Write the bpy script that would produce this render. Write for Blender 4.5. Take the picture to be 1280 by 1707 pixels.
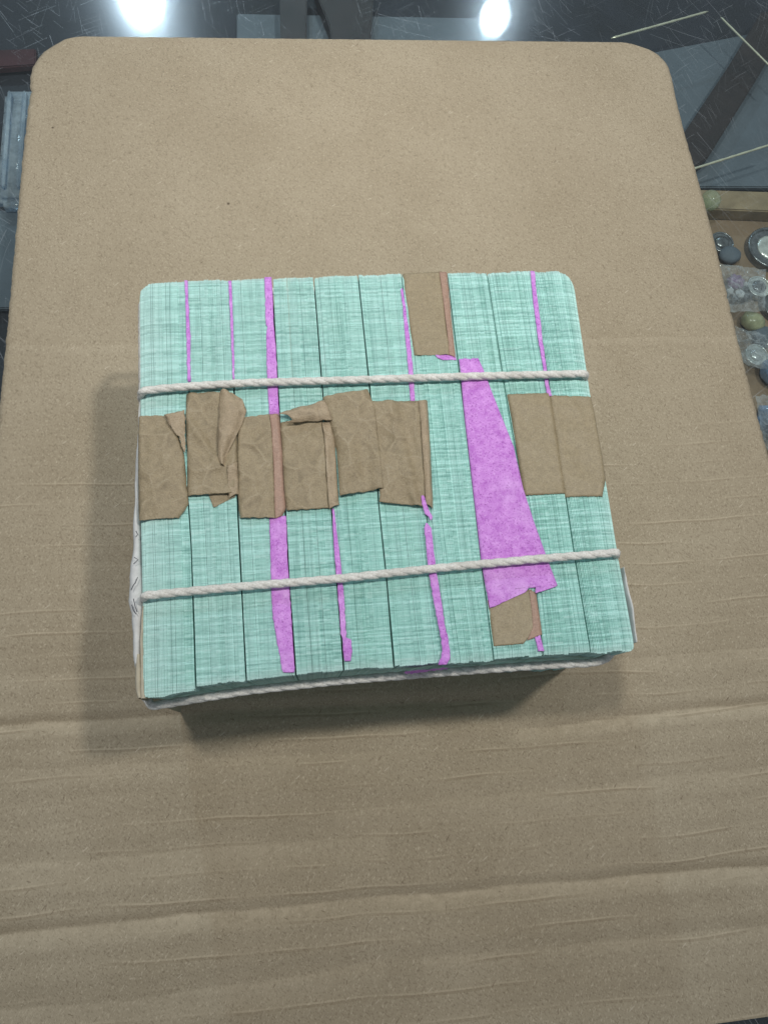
import bpy, bmesh, math, random
from mathutils import Vector, Matrix, Euler, noise as mn

for o in list(bpy.data.objects):
    bpy.data.objects.remove(o, do_unlink=True)
random.seed(7)
scene = bpy.context.scene
COL = scene.collection
RAD = math.radians

# ------------------------------------------------------------------ camera
CAM_LOC = Vector((-0.02221, -0.0788, 0.26665))
CAM_ROT = (0.31229, -0.08443, -0.08408)
FPX = 1281.65
cd = bpy.data.cameras.new('camera')
cam = bpy.data.objects.new('camera', cd)
COL.objects.link(cam)
cam.location = CAM_LOC
cam.rotation_euler = CAM_ROT
cd.sensor_fit = 'VERTICAL'
cd.sensor_height = 36.0
cd.sensor_width = 27.0
cd.lens = FPX / 1707 * 36.0
cd.clip_start = 0.005
cd.clip_end = 50
scene.camera = cam

# ------------------------------------------------------------------ world: dim indoor ambient
wd = bpy.data.worlds.new('World')
scene.world = wd
wd.use_nodes = True
bg = wd.node_tree.nodes['Background']
bg.inputs[0].default_value = (0.80, 0.90, 1.0, 1)
bg.inputs[1].default_value = 0.29

# ------------------------------------------------------------------ ceiling spot lamps of the shop
def lamp(name, loc, power, radius, aim, spread, col=(1.0, 0.97, 0.92)):
    ld = bpy.data.lights.new(name, 'AREA')
    ld.shape = 'DISK'
    ld.size = radius * 2
    ld.energy = power
    ld.color = col
    ld.spread = RAD(spread)
    o = bpy.data.objects.new(name, ld)
    COL.objects.link(o)
    o.location = loc
    d = Vector(aim) - o.location
    o.rotation_euler = d.to_track_quat('-Z', 'Y').to_euler()
    return o
# two lamps over the counter throw the brick's two shadows, two farther ones show mirrored in the glass
lamp('counter_lamp', (0.265, 0.065, 0.75), 0.60, 0.026, (0.02, 0.19, 0), 80)
lamp('counter_lamp', (-0.140, 0.085, 0.75), 0.50, 0.026, (0.00, 0.19, 0), 80)
lamp('ceiling_lamp', (-0.0817 - 0.223 * 1.2, 0.258 + 1.25 * 1.2, 1.2), 0.42, 0.046, (-0.06, 0.30, 0), 40, (0.66, 0.84, 1.0))
lamp('ceiling_lamp', (0.0804 + 0.385 * 1.2, 0.247 + 1.222 * 1.2, 1.2), 0.13, 0.030, (0.08, 0.30, 0), 40, (0.66, 0.84, 1.0))

scene.view_settings.view_transform = 'Standard'
scene.view_settings.look = 'None'
scene.view_settings.exposure = -0.12
scene.view_settings.gamma = 1.0
scene.view_settings.use_curve_mapping = False
scene.render.engine = 'CYCLES'
scene.cycles.max_bounces = 6
scene.cycles.diffuse_bounces = 3
scene.cycles.transparent_max_bounces = 12

# ------------------------------------------------------------------ measuring: photo point -> point on a level plane
MROT = Euler(CAM_ROT, 'XYZ').to_matrix()
def P(px, py, z):
    d = MROT @ Vector(((px - 640) / FPX, -(py - 853.5) / FPX, -1.0))
    t = (z - CAM_LOC.z) / d.z
    return CAM_LOC + d * t

def lerp(a, b, t): return a + (b - a) * t
def interp(pts, t):
    """piecewise linear y(x) through sorted (x, y)"""
    if t <= pts[0][0]: return pts[0][1]
    for (a, b), (c, d) in zip(pts, pts[1:]):
        if t <= c: return lerp(b, d, (t - a) / (c - a))
    return pts[-1][1]
def n3(x, y, z=0.0): return mn.noise(Vector((x, y, z)))

# ------------------------------------------------------------------ object helpers
def mesh_obj(name, verts, faces, mat, parent=None, smooth=False):
    me = bpy.data.meshes.new(name)
    me.from_pydata([tuple(v) for v in verts], [], faces)
    me.update()
    if smooth:
        me.polygons.foreach_set('use_smooth', [True] * len(me.polygons))
    if mat: me.materials.append(mat)
    o = bpy.data.objects.new(name, me)
    COL.objects.link(o)
    if parent: o.parent = parent
    return o
def bm_obj(name, bm, mat, parent=None, smooth=False):
    bmesh.ops.recalc_face_normals(bm, faces=bm.faces)
    me = bpy.data.meshes.new(name)
    bm.to_mesh(me); bm.free()
    if smooth:
        me.polygons.foreach_set('use_smooth', [True] * len(me.polygons))
    me.materials.append(mat)
    o = bpy.data.objects.new(name, me)
    COL.objects.link(o)
    if parent: o.parent = parent
    return o
def tag(o, label, cat, group=None, kind=None):
    o['label'] = label; o['category'] = cat
    if group: o['group'] = group
    if kind: o['kind'] = kind
    return o
def empty(name, loc=(0, 0, 0)):
    o = bpy.data.objects.new(name, None)
    o.empty_display_size = 0.01
    COL.objects.link(o); o.location = loc
    return o

# ------------------------------------------------------------------ material helpers
class NT:
    def __init__(self, name):
        self.m = bpy.data.materials.new(name)
        self.m.use_nodes = True
        self.t = self.m.node_tree
        self.t.nodes.clear()
        self.out = self.t.nodes.new('ShaderNodeOutputMaterial')
    def n(self, typ, **kw):
        nd = self.t.nodes.new(typ)
        for k, v in kw.items(): setattr(nd, k, v)
        return nd
    def l(self, a, b): self.t.links.new(a, b)
    def val(self, sock, v):
        if hasattr(v, 'node'): self.l(v, sock)
        else: sock.default_value = v
    def math(self, op, a, b=0.0, c=0.0, clamp=False):
        m = self.n('ShaderNodeMath', operation=op, use_clamp=clamp)
        self.val(m.inputs[0], a); self.val(m.inputs[1], b); self.val(m.inputs[2], c)
        return m.outputs[0]
    def mix(self, fac, a, b, blend='MIX'):
        m = self.n('ShaderNodeMix', data_type='RGBA', blend_type=blend)
        self.val(m.inputs[0], fac); self.val(m.inputs[6], a); self.val(m.inputs[7], b)
        return m.outputs[2]
    def coords(self, scale=(1, 1, 1), rot=(0, 0, 0), kind='Object', loc=(0, 0, 0)):
        tc = self.n('ShaderNodeTexCoord')
        mp = self.n('ShaderNodeMapping')
        mp.inputs['Scale'].default_value = scale
        mp.inputs['Location'].default_value = loc
        if any(rot):                                  # turn first, stretch after
            mr = self.n('ShaderNodeMapping')
            mr.inputs['Rotation'].default_value = rot
            self.l(tc.outputs[kind], mr.inputs[0]); self.l(mr.outputs[0], mp.inputs[0])
        else:
            self.l(tc.outputs[kind], mp.inputs[0])
        return mp.outputs[0]
    def noise(self, vec, scale=1.0, detail=2.0, rough=0.5, dist=0.0):
        t = self.n('ShaderNodeTexNoise')
        self.l(vec, t.inputs['Vector'])
        t.inputs['Scale'].default_value = scale; t.inputs['Detail'].default_value = detail
        t.inputs['Roughness'].default_value = rough; t.inputs['Distortion'].default_value = dist
        return t.outputs[0]
    def ramp(self, fac, stops):
        r = self.n('ShaderNodeValToRGB')
        els = r.color_ramp.elements
        while len(els) < len(stops): els.new(0.5)
        for e, (p, c) in zip(els, stops):
            e.position = p
            e.color = (c, c, c, 1) if isinstance(c, (int, float)) else (*c, 1)
        self.val(r.inputs[0], fac)
        return r.outputs[0]
    def bsdf(self, col, rough=0.8, bump=None, bstr=0.3, bdist=0.0003, **kw):
        b = self.n('ShaderNodeBsdfPrincipled')
        self.val(b.inputs['Base Color'], col if hasattr(col, 'node') else (*col, 1))
        self.val(b.inputs['Roughness'], rough)
        for k, v in kw.items(): self.val(b.inputs[k], v)
        if bump is not None:
            bp = self.n('ShaderNodeBump')
            bp.inputs['Strength'].default_value = bstr
            bp.inputs['Distance'].default_value = bdist
            self.l(bump, bp.inputs['Height']); self.l(bp.outputs[0], b.inputs['Normal'])
        return b
    def done(self, shader):
        self.l(shader if not hasattr(shader, 'outputs') else shader.outputs[0], self.out.inputs[0])
        return self.m
def C4(c): return (*c, 1)

def simple(name, col, rough=0.6, var=0.15, scale=300, **kw):
    g = NT(name)
    nz = g.noise(g.coords(), scale, 4, 0.6)
    dark = tuple(c * (1 - var) for c in col); light = tuple(min(1, c * (1 + var)) for c in col)
    c = g.mix(g.ramp(nz, [(0.3, 0.0), (0.7, 1.0)]), C4(dark), C4(light))
    return g.done(g.bsdf(c, rough, nz, 0.2, 0.0003, **kw))

# cardboard: kraft fibres, pale and dark flecks
def mat_cardboard():
    g = NT('kraft_cardboard')
    co = g.coords()
    cloud = g.noise(co, 26, 4, 0.6)
    grain = g.noise(g.coords((1, 0.42, 1), (0, 0, -0.7)), 2500, 3, 0.6)
    grain2 = g.noise(g.coords((1, 0.35, 1), (0, 0, 0.5)), 2600, 2, 0.6)
    c = g.mix(g.ramp(cloud, [(0.3, 0.0), (0.72, 1.0)]), C4((0.335, 0.276, 0.192)), C4((0.390, 0.327, 0.234)))
    c = g.mix(g.ramp(grain, [(0.35, 0.58), (0.48, 0.0)]), c, C4((0.185, 0.145, 0.096)))
    c = g.mix(g.ramp(grain2, [(0.56, 0.0), (0.70, 0.58)]), c, C4((0.58, 0.50, 0.37)))
    # lit bank of each fold painted in as a paler liner tone
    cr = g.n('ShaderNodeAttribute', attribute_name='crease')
    lit_bank = g.math('MULTIPLY', cr.outputs['Fac'], g.ramp(g.noise(co, 300, 4, 0.65), [(0.32, 0.25), (0.62, 1.0)]))
    c = g.mix(g.math('MULTIPLY', lit_bank, 0.75), c, C4((0.56, 0.475, 0.345)))
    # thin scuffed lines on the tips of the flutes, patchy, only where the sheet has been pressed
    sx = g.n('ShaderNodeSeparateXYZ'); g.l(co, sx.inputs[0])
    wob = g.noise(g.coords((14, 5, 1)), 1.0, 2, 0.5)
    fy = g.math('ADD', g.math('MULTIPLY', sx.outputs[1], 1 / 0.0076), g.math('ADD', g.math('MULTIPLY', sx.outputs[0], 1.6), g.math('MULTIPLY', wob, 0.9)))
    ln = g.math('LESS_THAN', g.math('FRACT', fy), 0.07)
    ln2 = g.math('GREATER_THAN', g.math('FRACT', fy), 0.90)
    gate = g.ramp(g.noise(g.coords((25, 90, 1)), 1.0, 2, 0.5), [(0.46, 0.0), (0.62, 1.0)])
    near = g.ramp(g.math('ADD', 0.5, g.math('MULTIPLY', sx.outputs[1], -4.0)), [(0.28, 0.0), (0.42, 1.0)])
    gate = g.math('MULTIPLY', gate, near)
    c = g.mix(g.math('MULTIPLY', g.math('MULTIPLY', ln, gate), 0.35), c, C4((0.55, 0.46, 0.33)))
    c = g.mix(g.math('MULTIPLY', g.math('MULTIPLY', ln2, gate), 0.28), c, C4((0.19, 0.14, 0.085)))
    # loose dark fibres
    for i, (rz, sx, sy, off) in enumerate([(0.4, 70, 420, 0), (-0.9, 60, 380, 3), (1.7, 70, 420, 8), (2.5, 50, 330, 5)]):
        v = g.n('ShaderNodeTexVoronoi', feature='F1')
        v.inputs['Randomness'].default_value = 1.0
        v.inputs['Scale'].default_value = 1.0
        g.l(g.coords((sx * 4.2, sy * 4.6, 1), (0, 0, rz), loc=(off, off * 2, 0)), v.inputs['Vector'])
        gate = g.math('LESS_THAN', v.outputs['Color'], 0.10)
        spot = g.math('LESS_THAN', v.outputs['Distance'], 0.24)
        f = g.math('MULTIPLY', gate, spot)
        tint = (0.10, 0.065, 0.035) if i != 3 else (0.62, 0.54, 0.42)
        c = g.mix(g.math('MULTIPLY', f, 0.5), c, C4(tint))
    v = g.n('ShaderNodeTexVoronoi'); v.inputs['Scale'].default_value = 130
    g.l(co, v.inputs['Vector'])
    f = g.math('MULTIPLY', g.math('LESS_THAN', v.outputs['Color'], 0.10), g.math('LESS_THAN', v.outputs['Distance'], 0.075))
    c = g.mix(g.math('MULTIPLY', f, 0.75), c, C4((0.06, 0.04, 0.025)))
    h = g.math('ADD', grain, g.math('MULTIPLY', g.noise(co, 420, 3, 0.6), 0.9))
    return g.done(g.bsdf(c, 0.92, h, 0.4, 0.00016, **{'Specular IOR Level': 0.15}))

# cut edges of printed notes: sheets along y, guillotine ripples across
def mat_notes():
    g = NT('note_edges')
    at = g.n('ShaderNodeAttribute', attribute_name='tone')
    sep = g.n('ShaderNodeSeparateColor'); g.l(at.outputs['Color'], sep.inputs[0])
    tone, wear, ink = sep.outputs[0], sep.outputs[1], sep.outputs[2]
    run_at = g.n('ShaderNodeAttribute', attribute_name='run')
    oi = g.n('ShaderNodeObjectInfo')
    tc = g.n('ShaderNodeTexCoord')
    addv = g.n('ShaderNodeVectorMath', operation='ADD')
    cmb = g.n('ShaderNodeCombineXYZ')
    g.l(g.math('MULTIPLY', oi.outputs['Random'], 3.0), cmb.inputs[2])
    g.l(tc.outputs['Object'], addv.inputs[0]); g.l(cmb.outputs[0], addv.inputs[1])
    def sc(s):
        mp = g.n('ShaderNodeMapping'); mp.inputs['Scale'].default_value = s
        g.l(addv.outputs[0], mp.inputs[0]); return mp.outputs[0]
    rip = g.noise(sc((7, 1350, 1.0)), 1.0, 2, 0.55, 0.05)      # broad ripples across a bundle
    # short ticks shared by a run of sheets that were cut together
    tk = g.n('ShaderNodeCombineXYZ'); sy = g.n('ShaderNodeSeparateXYZ'); g.l(tc.outputs['Object'], sy.inputs[0])
    g.l(g.math('MULTIPLY', run_at.outputs['Fac'], 60.0), tk.inputs[0]); g.l(g.math('MULTIPLY', sy.outputs[1], 1550.0), tk.inputs[1])
    g.l(g.math('MULTIPLY', sy.outputs[0], 30.0), tk.inputs[2])
    tick = g.noise(tk.outputs[0], 1.0, 2, 0.55)
    fine = g.noise(sc((420, 2100, 1.0)), 1.0, 2, 0.6)
    shee = g.noise(sc((2000, 40, 1.0)), 1.0, 3, 0.6)
    cloud = g.noise(sc((40, 40, 1)), 1.0, 4, 0.6)
    base = g.mix(ink, C4((0.345, 0.635, 0.555)), C4((0.245, 0.555, 0.460)))
    base = g.mix(g.math('MULTIPLY', g.ramp(cloud, [(0.35, 0), (0.7, 1)]), 0.45), base, C4((0.33, 0.66, 0.61)))
    # pale scuffed ripples and dark ripples
    c = g.mix(g.ramp(rip, [(0.53, 0.0), (0.62, 0.85)]), base, C4((0.52, 0.86, 0.80)))
    c = g.mix(g.ramp(rip, [(0.35, 0.46), (0.43, 0.0)]), c, C4((0.06, 0.25, 0.215)))
    c = g.mix(g.ramp(tick, [(0.55, 0.0), (0.66, 0.45)]), c, C4((0.66, 0.91, 0.86)))
    c = g.mix(g.ramp(tick, [(0.33, 0.42), (0.41, 0.0)]), c, C4((0.07, 0.24, 0.21)))
    c = g.mix(g.ramp(fine, [(0.53, 0.0), (0.70, 0.55)]), c, C4((0.54, 0.86, 0.81)))
    c = g.mix(g.ramp(fine, [(0.32, 0.42), (0.43, 0.0)]), c, C4((0.07, 0.27, 0.235)))
    c = g.mix(g.ramp(shee, [(0.37, 0.36), (0.47, 0.0)]), c, C4((0.065, 0.26, 0.225)))
    c = g.mix(g.math('MULTIPLY', tone, 0.35), c, C4((0.54, 0.84, 0.79)))
    c = g.mix(g.math('MULTIPLY', wear, 0.62), c, C4((0.62, 0.76, 0.73)))
    h = g.math('ADD', g.math('MULTIPLY', g.math('ADD', rip, tick), 0.7), g.math('MULTIPLY', fine, 0.5))
    h = g.math('ADD', h, g.math('MULTIPLY', shee, 0.5))
    return g.done(g.bsdf(c, 0.85, h, 0.55, 0.00025, **{'Specular IOR Level': 0.2}))

# thin kraft band paper, lets a little of what lies under it through
def mat_kraft(name='kraft_band', tint=(0.350, 0.282, 0.176), trans=0.10, crease=0.0009):
    g = NT(name)
    co = g.coords()
    blot = g.noise(co, 620, 4, 0.65)
    grain = g.noise(co, 2600, 3, 0.6)
    c = g.mix(g.ramp(blot, [(0.32, 0.0), (0.7, 1.0)]), C4(tuple(x * 0.88 for x in tint)), C4(tuple(x * 1.08 for x in tint)))
    c = g.mix(g.ramp(grain, [(0.35, 0.4), (0.5, 0.0)]), c, C4(tuple(x * 0.5 for x in tint)))
    c = g.mix(g.ramp(grain, [(0.58, 0.0), (0.72, 0.4)]), c, C4((0.54, 0.48, 0.36)))
    vo = g.n('ShaderNodeTexVoronoi', feature='F1'); vo.inputs['Scale'].default_value = 130     # crumple facets
    wv = g.n('ShaderNodeVectorMath', operation='ADD'); wn = g.n('ShaderNodeTexNoise'); wn.inputs['Scale'].default_value = 150
    g.l(co, wn.inputs['Vector'])
    ws = g.n('ShaderNodeVectorMath', operation='SCALE'); ws.inputs['Scale'].default_value = 0.0022
    g.l(wn.outputs['Color'], ws.inputs[0]); g.l(co, wv.inputs[0]); g.l(ws.outputs[0], wv.inputs[1]); g.l(wv.outputs[0], vo.inputs['Vector'])
    if crease > 0.002:          # fold highlights painted pale, shade of the folds painted dark beside them
        ve = g.n('ShaderNodeTexVoronoi', feature='DISTANCE_TO_EDGE'); ve.inputs['Scale'].default_value = 130
        g.l(wv.outputs[0], ve.inputs['Vector'])
        gate = g.ramp(g.noise(co, 210, 3, 0.6), [(0.42, 0.0), (0.60, 1.0)])
        pale = g.math('MULTIPLY', g.ramp(ve.outputs['Distance'], [(0.0, 1.0), (0.03, 0.0)]), gate)
        c = g.mix(g.math('MULTIPLY', pale, 0.22), c, C4((0.60, 0.52, 0.39)))
        fold_shade = g.math('MULTIPLY', g.ramp(ve.outputs['Distance'], [(0.04, 0.0), (0.08, 1.0), (0.22, 0.0)]), g.ramp(g.noise(co, 160, 3, 0.6), [(0.45, 0.0), (0.65, 1.0)]))
        c = g.mix(g.math('MULTIPLY', fold_shade, 0.45), c, C4(tuple(x * 0.5 for x in tint)))
    hh = g.math('ADD', g.math('MULTIPLY', g.math('ADD', blot, grain), 0.12), vo.outputs['Distance'])
    b = g.bsdf(c, 0.50, hh, 0.6, crease, **{'Specular IOR Level': 0.4})
    tr = g.n('ShaderNodeBsdfTransparent')
    mx = g.n('ShaderNodeMixShader'); mx.inputs[0].default_value = trans
    g.l(b.outputs[0], mx.inputs[1]); g.l(tr.outputs[0], mx.inputs[2])
    return g.done(mx)

def mat_pink():
    g = NT('pink_tissue')
    co = g.coords()
    blot = g.noise(co, 480, 4, 0.68)
    grain = g.noise(co, 1900, 3, 0.65)
    cl = g.noise(co, 60, 3, 0.6)
    c = g.mix(g.ramp(blot, [(0.32, 0.0), (0.7, 1.0)]), C4((0.50, 0.175, 0.59)), C4((0.72, 0.35, 0.81)))
    c = g.mix(g.ramp(grain, [(0.34, 0.75), (0.45, 0.0)]), c, C4((0.30, 0.09, 0.36)))
    c = g.mix(g.ramp(grain, [(0.60, 0.0), (0.72, 0.5)]), c, C4((0.86, 0.62, 0.92)))
    c = g.mix(g.ramp(cl, [(0.52, 0.0), (0.7, 0.35)]), c, C4((0.78, 0.50, 0.86)))
    return g.done(g.bsdf(c, 0.88, g.math('ADD', blot, grain), 0.4, 0.00025, **{'Specular IOR Level': 0.2}))

def mat_string():
    g = NT('cotton_string')
    nz = g.noise(g.coords(), 1800, 3, 0.6)
    lo = g.noise(g.coords(), 130, 3, 0.6)
    c = g.mix(g.ramp(nz, [(0.3, 0), (0.7, 1)]), C4((0.56, 0.54, 0.49)), C4((0.84, 0.82, 0.77)))
    c = g.mix(g.ramp(lo, [(0.40, 0.25), (0.55, 0.0)]), c, C4((0.42, 0.39, 0.34)))
    return g.done(g.bsdf(c, 0.9, nz, 0.6, 0.0003, **{'Specular IOR Level': 0.15}))

# scratched glass: clear sheet, mirror reflection by Fresnel, scattering scratches
def mat_glass():
    g = NT('scratched_glass')
    layers = []
    for k, (ang, nv, mu, wdt, prob) in enumerate([(1.12, 300, 16, 0.055, 0.20), (1.9, 260, 20, 0.05, 0.16), (0.35, 240, 14, 0.045, 0.10),
                                                 (2.6, 520, 40, 0.08, 0.22), (1.45, 620, 55, 0.09, 0.26), (0.8, 560, 60, 0.08, 0.20)]):
        co = g.coords((1, 1, 1), (0, 0, ang))
        wz = g.noise(co, 12, 2, 0.5)
        sp = g.n('ShaderNodeSeparateXYZ'); g.l(co, sp.inputs[0])
        v = g.math('ADD', g.math('MULTIPLY', sp.outputs[1], nv), g.math('MULTIPLY', wz, nv * 0.016))
        cell = g.math('FLOOR', v); fr = g.math('FRACT', v)
        wn = g.n('ShaderNodeTexWhiteNoise', noise_dimensions='1D'); g.l(g.math('ADD', cell, 17.3 * k), wn.inputs['W'])
        u = g.math('ADD', g.math('MULTIPLY', sp.outputs[0], mu), g.math('MULTIPLY', wn.outputs[0], 37.0))
        seg = g.math('FLOOR', u); fu = g.math('FRACT', u)
        cb = g.n('ShaderNodeCombineXYZ'); g.l(cell, cb.inputs[0]); g.l(seg, cb.inputs[1]); cb.inputs[2].default_value = k
        w2 = g.n('ShaderNodeTexWhiteNoise', noise_dimensions='3D'); g.l(cb.outputs[0], w2.inputs['Vector'])
        on = g.math('LESS_THAN', w2.outputs[0], prob)
        sc = g.n('ShaderNodeSeparateColor'); g.l(w2.outputs[1], sc.inputs[0])
        pos = g.math('ADD', g.math('MULTIPLY', sc.outputs[1], 0.6), 0.2)
        d = g.math('ABSOLUTE', g.math('SUBTRACT', fr, pos))
        ln = g.math('LESS_THAN', d, g.math('MULTIPLY', sc.outputs[2], wdt * 0.55))
        tap = g.math('LESS_THAN', fu, g.math('ADD', 0.35, g.math('MULTIPLY', sc.outputs[0], 0.6)))
        layers.append(g.math('MULTIPLY', g.math('MULTIPLY', on, ln), tap))
    s = layers[0]
    for x in layers[1:]: s = g.math('MAXIMUM', s, x)
    patch = g.noise(g.coords(), 22, 3, 0.6)
    s = g.math('MULTIPLY', s, g.ramp(patch, [(0.35, 0.15), (0.62, 1.0)]))
    tr = g.n('ShaderNodeBsdfTransparent'); tr.inputs[0].default_value = (0.95, 0.985, 0.975, 1)
    gl = g.n('ShaderNodeBsdfGlossy'); gl.inputs['Roughness'].default_value = 0.04
    gr = g.n('ShaderNodeBsdfGlossy'); gr.inputs['Roughness'].default_value = 0.16
    gm = g.n('ShaderNodeMixShader'); gm.inputs[0].default_value = 0.22       # hazy part of the worn surface
    g.l(gl.outputs[0], gm.inputs[1]); g.l(gr.outputs[0], gm.inputs[2])
    geo = g.n('ShaderNodeNewGeometry')
    fr = g.n('ShaderNodeFresnel')           # same reflectance on either side of the sheet
    g.l(g.math('SUBTRACT', 1.5, g.math('MULTIPLY', geo.outputs['Backfacing'], 1.5 - 1 / 1.5)), fr.inputs[0])
    m1 = g.n('ShaderNodeMixShader'); g.l(fr.outputs[0], m1.inputs[0]); g.l(tr.outputs[0], m1.inputs[1]); g.l(gm.outputs[0], m1.inputs[2])
    sd = g.n('ShaderNodeBsdfDiffuse'); sd.inputs[0].default_value = (0.75, 0.8, 0.85, 1)
    sg = g.n('ShaderNodeBsdfGlossy'); sg.inputs['Roughness'].default_value = 0.45
    sm = g.n('ShaderNodeMixShader'); sm.inputs[0].default_value = 0.6
    g.l(sd.outputs[0], sm.inputs[1]); g.l(sg.outputs[0], sm.inputs[2])
    m2 = g.n('ShaderNodeMixShader'); g.l(g.math('MULTIPLY', s, 0.26), m2.inputs[0])
    g.l(m1.outputs[0], m2.inputs[1]); g.l(sm.outputs[0], m2.inputs[2])
    return g.done(m2)

def mat_clear(name, tint=(0.85, 0.9, 0.95), body=0.35, rough=0.12):
    g = NT(name)
    tr = g.n('ShaderNodeBsdfTransparent'); tr.inputs[0].default_value = C4(tint)
    nz = g.noise(g.coords(), 160, 3, 0.6)
    b = g.bsdf(tuple(c * 0.8 for c in tint), rough, nz, 0.5, 0.001)
    mx = g.n('ShaderNodeMixShader')
    g.l(g.ramp(nz, [(0.3, body * 0.6), (0.7, min(1, body * 1.4))]), mx.inputs[0])
    g.l(tr.outputs[0], mx.inputs[1]); g.l(b.outputs[0], mx.inputs[2])
    return g.done(mx)

M = dict(
    card=mat_cardboard(), notes=mat_notes(), kraft=mat_kraft(), pink=mat_pink(), string=mat_string(), glass=mat_glass(),
    flap=mat_kraft('kraft_flap', (0.41, 0.318, 0.210), 0.03, 0.0030),
    crumpled=mat_kraft('kraft_crumpled', (0.365, 0.290, 0.182), 0.08, 0.0034),
    pinkkraft=mat_kraft('kraft_over_pink', (0.40, 0.255, 0.190), 0.04),
    white=simple('white_paper', (0.60, 0.60, 0.585), 0.8, 0.10, 500),
    beige=simple('beige_paper', (0.46, 0.41, 0.31), 0.85, 0.12, 500),
    ink=simple('black_ink', (0.03, 0.03, 0.04), 0.6),
    navy=simple('dark_lining', (0.012, 0.014, 0.022), 0.7, 0.5, 40),
    slate=simple('slate_card', (0.105, 0.128, 0.155), 0.7, 0.18, 30),
    darkbrown=simple('dark_brown', (0.020, 0.013, 0.012), 0.5, 0.4, 60),
    tanwood=simple('tan_wood', (0.27, 0.20, 0.12), 0.55, 0.2, 90),
    velvet=simple('brown_lining', (0.24, 0.165, 0.105), 0.8, 0.25, 50),
    maroon=simple('maroon_cloth', (0.05, 0.012, 0.016), 0.8, 0.3, 80),
    highlight=simple('edge_highlight', (0.90, 0.86, 0.66), 0.30, 0.1, 200, Metallic=0.65),  # pale gold of the edge highlights, put into the colour
    coin=simple('dark_coin', (0.20, 0.21, 0.22), 0.22, 0.4, 300, Metallic=0.6),
    coinpale=simple('pale_coin', (0.62, 0.64, 0.60), 0.22, 0.25, 260, Metallic=0.4),
    pebble=simple('green_pebble', (0.33, 0.33, 0.20), 0.25, 0.5, 130),
    purple=simple('purple_stone', (0.30, 0.17, 0.30), 0.4, 0.4, 350),
    blueglass=simple('blue_glass', (0.20, 0.30, 0.46), 0.12, 0.5, 110),
    clear=mat_clear('clear_plastic', (0.80, 0.88, 0.96), 0.42),
    bag=mat_clear('plastic_bag', (0.92, 0.94, 0.97), 0.28, 0.12),
    bead=mat_clear('clear_bead', (0.80, 0.84, 0.68), 0.30, 0.04),
)

# ================================================================== THE SETTING: glass counter
bm = bmesh.new()
bmesh.ops.create_cube(bm, size=1.0)
bmesh.ops.scale(bm, vec=(1.5, 1.2, 0.006), verts=bm.verts)
bmesh.ops.translate(bm, vec=(0, 0.15, -0.003), verts=bm.verts)
bmesh.ops.bevel(bm, geom=bm.edges[:], offset=0.0008, segments=1, affect='EDGES')
glass = bm_obj('glass_counter_top', bm, M['glass'])
tag(glass, 'scratched clear glass counter top under the cardboard, mirroring ceiling lamps', 'glass top', kind='structure')
FLOOR = -0.055
bm = bmesh.new()
bmesh.ops.create_grid(bm, x_segments=40, y_segments=40, size=0.5)
for v in bm.verts:
    v.co = Vector((v.co.x * 1.5, v.co.y * 1.2 + 0.15, FLOOR + 0.0012 * n3(v.co.x * 14, v.co.y * 14)))
tag(bm_obj('showcase_floor', bm, M['navy'], smooth=True), 'dark navy lining of the showcase floor seen through the glass', 'lining', kind='structure')

# ================================================================== CARDBOARD SHEET
CZ = 0.0042            # top of the cardboard above the glass
card = empty('cardboard_sheet', (0, 0, 0))
tag(card, 'large brown corrugated cardboard sheet with rounded corners lying on the glass', 'cardboard')
def Pxy(px, py, z=CZ):
    v = P(px, py, z); return v.x, v.y
left_px = [(135, 59), (108, 64), (92, 73), (74, 84), (62, 98), (54, 114), (50, 130), (50.5, 146), (53, 150), (49, 165), (44, 205), (38, 260), (30, 350), (21, 450), (12, 550), (2, 650), (-8, 760), (-25, 950), (-60, 1400), (-90, 1800)]
right_px = [(1040, 69), (1062, 74), (1082, 81), (1098, 90), (1110, 103), (1116, 116), (1119, 126), (1127, 165), (1142, 225), (1160, 285), (1175, 340), (1192, 405), (1206, 465), (1219, 520), (1229, 562), (1243, 618), (1256, 668), (1274, 735), (1300, 830), (1370, 1100), (1450, 1400), (1560, 1800)]
LW = sorted((y, x) for x, y in (Pxy(*q) for q in left_px))
RW = sorted((y, x) for x, y in (Pxy(*q) for q in right_px))
YTOP = min(LW[-1][0], RW[-1][0]); YBOT = P(1280, 1697, CZ).y
topL, topR = Pxy(135, 59), Pxy(1040, 69)
# creases pressed into the sheet: (photo line, depth in m, width in m)
creases_px = [
    ([(-80, 1213), (120, 1203), (300, 1190), (560, 1176), (860, 1168)], 0.00075, 0.0026),
    ([(860, 1215), (1000, 1200), (1150, 1184), (1400, 1158)], 0.00080, 0.0026),
    ([(-80, 1568), (200, 1538), (420, 1516), (700, 1492), (1000, 1466), (1400, 1436)], 0.00085, 0.0030),
    ([(-80, 1442), (150, 1432), (420, 1408), (640, 1392)], 0.00035, 0.0050),
    ([(-80, 1690), (200, 1668), (420, 1640), (640, 1600)], 0.00035, 0.0045),
    ([(-80, 1285), (200, 1275), (420, 1262), (640, 1252)], 0.00022, 0.0035),
    ([(560, 1352), (800, 1330), (1100, 1296), (1400, 1268)], 0.00020, 0.0040),
    ([(700, 1600), (1000, 1570), (1400, 1540)], 0.00025, 0.0045),
    ([(760, 1120), (1040, 1098), (1400, 1072)], 0.00028, 0.0030),
    ([(-80, 1128), (100, 1122), (230, 1116)], 0.00018, 0.0030),
    ([(-80, 574), (300, 577), (700, 575)], 0.00016, 0.0020),
    ([(900, 566), (1100, 562), (1300, 556)], 0.00018, 0.0022),
]
creases = []
for pts, dep, w in creases_px:
    creases.append((sorted(Pxy(*q) for q in pts), dep * 2.0, w * 0.8))
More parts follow.
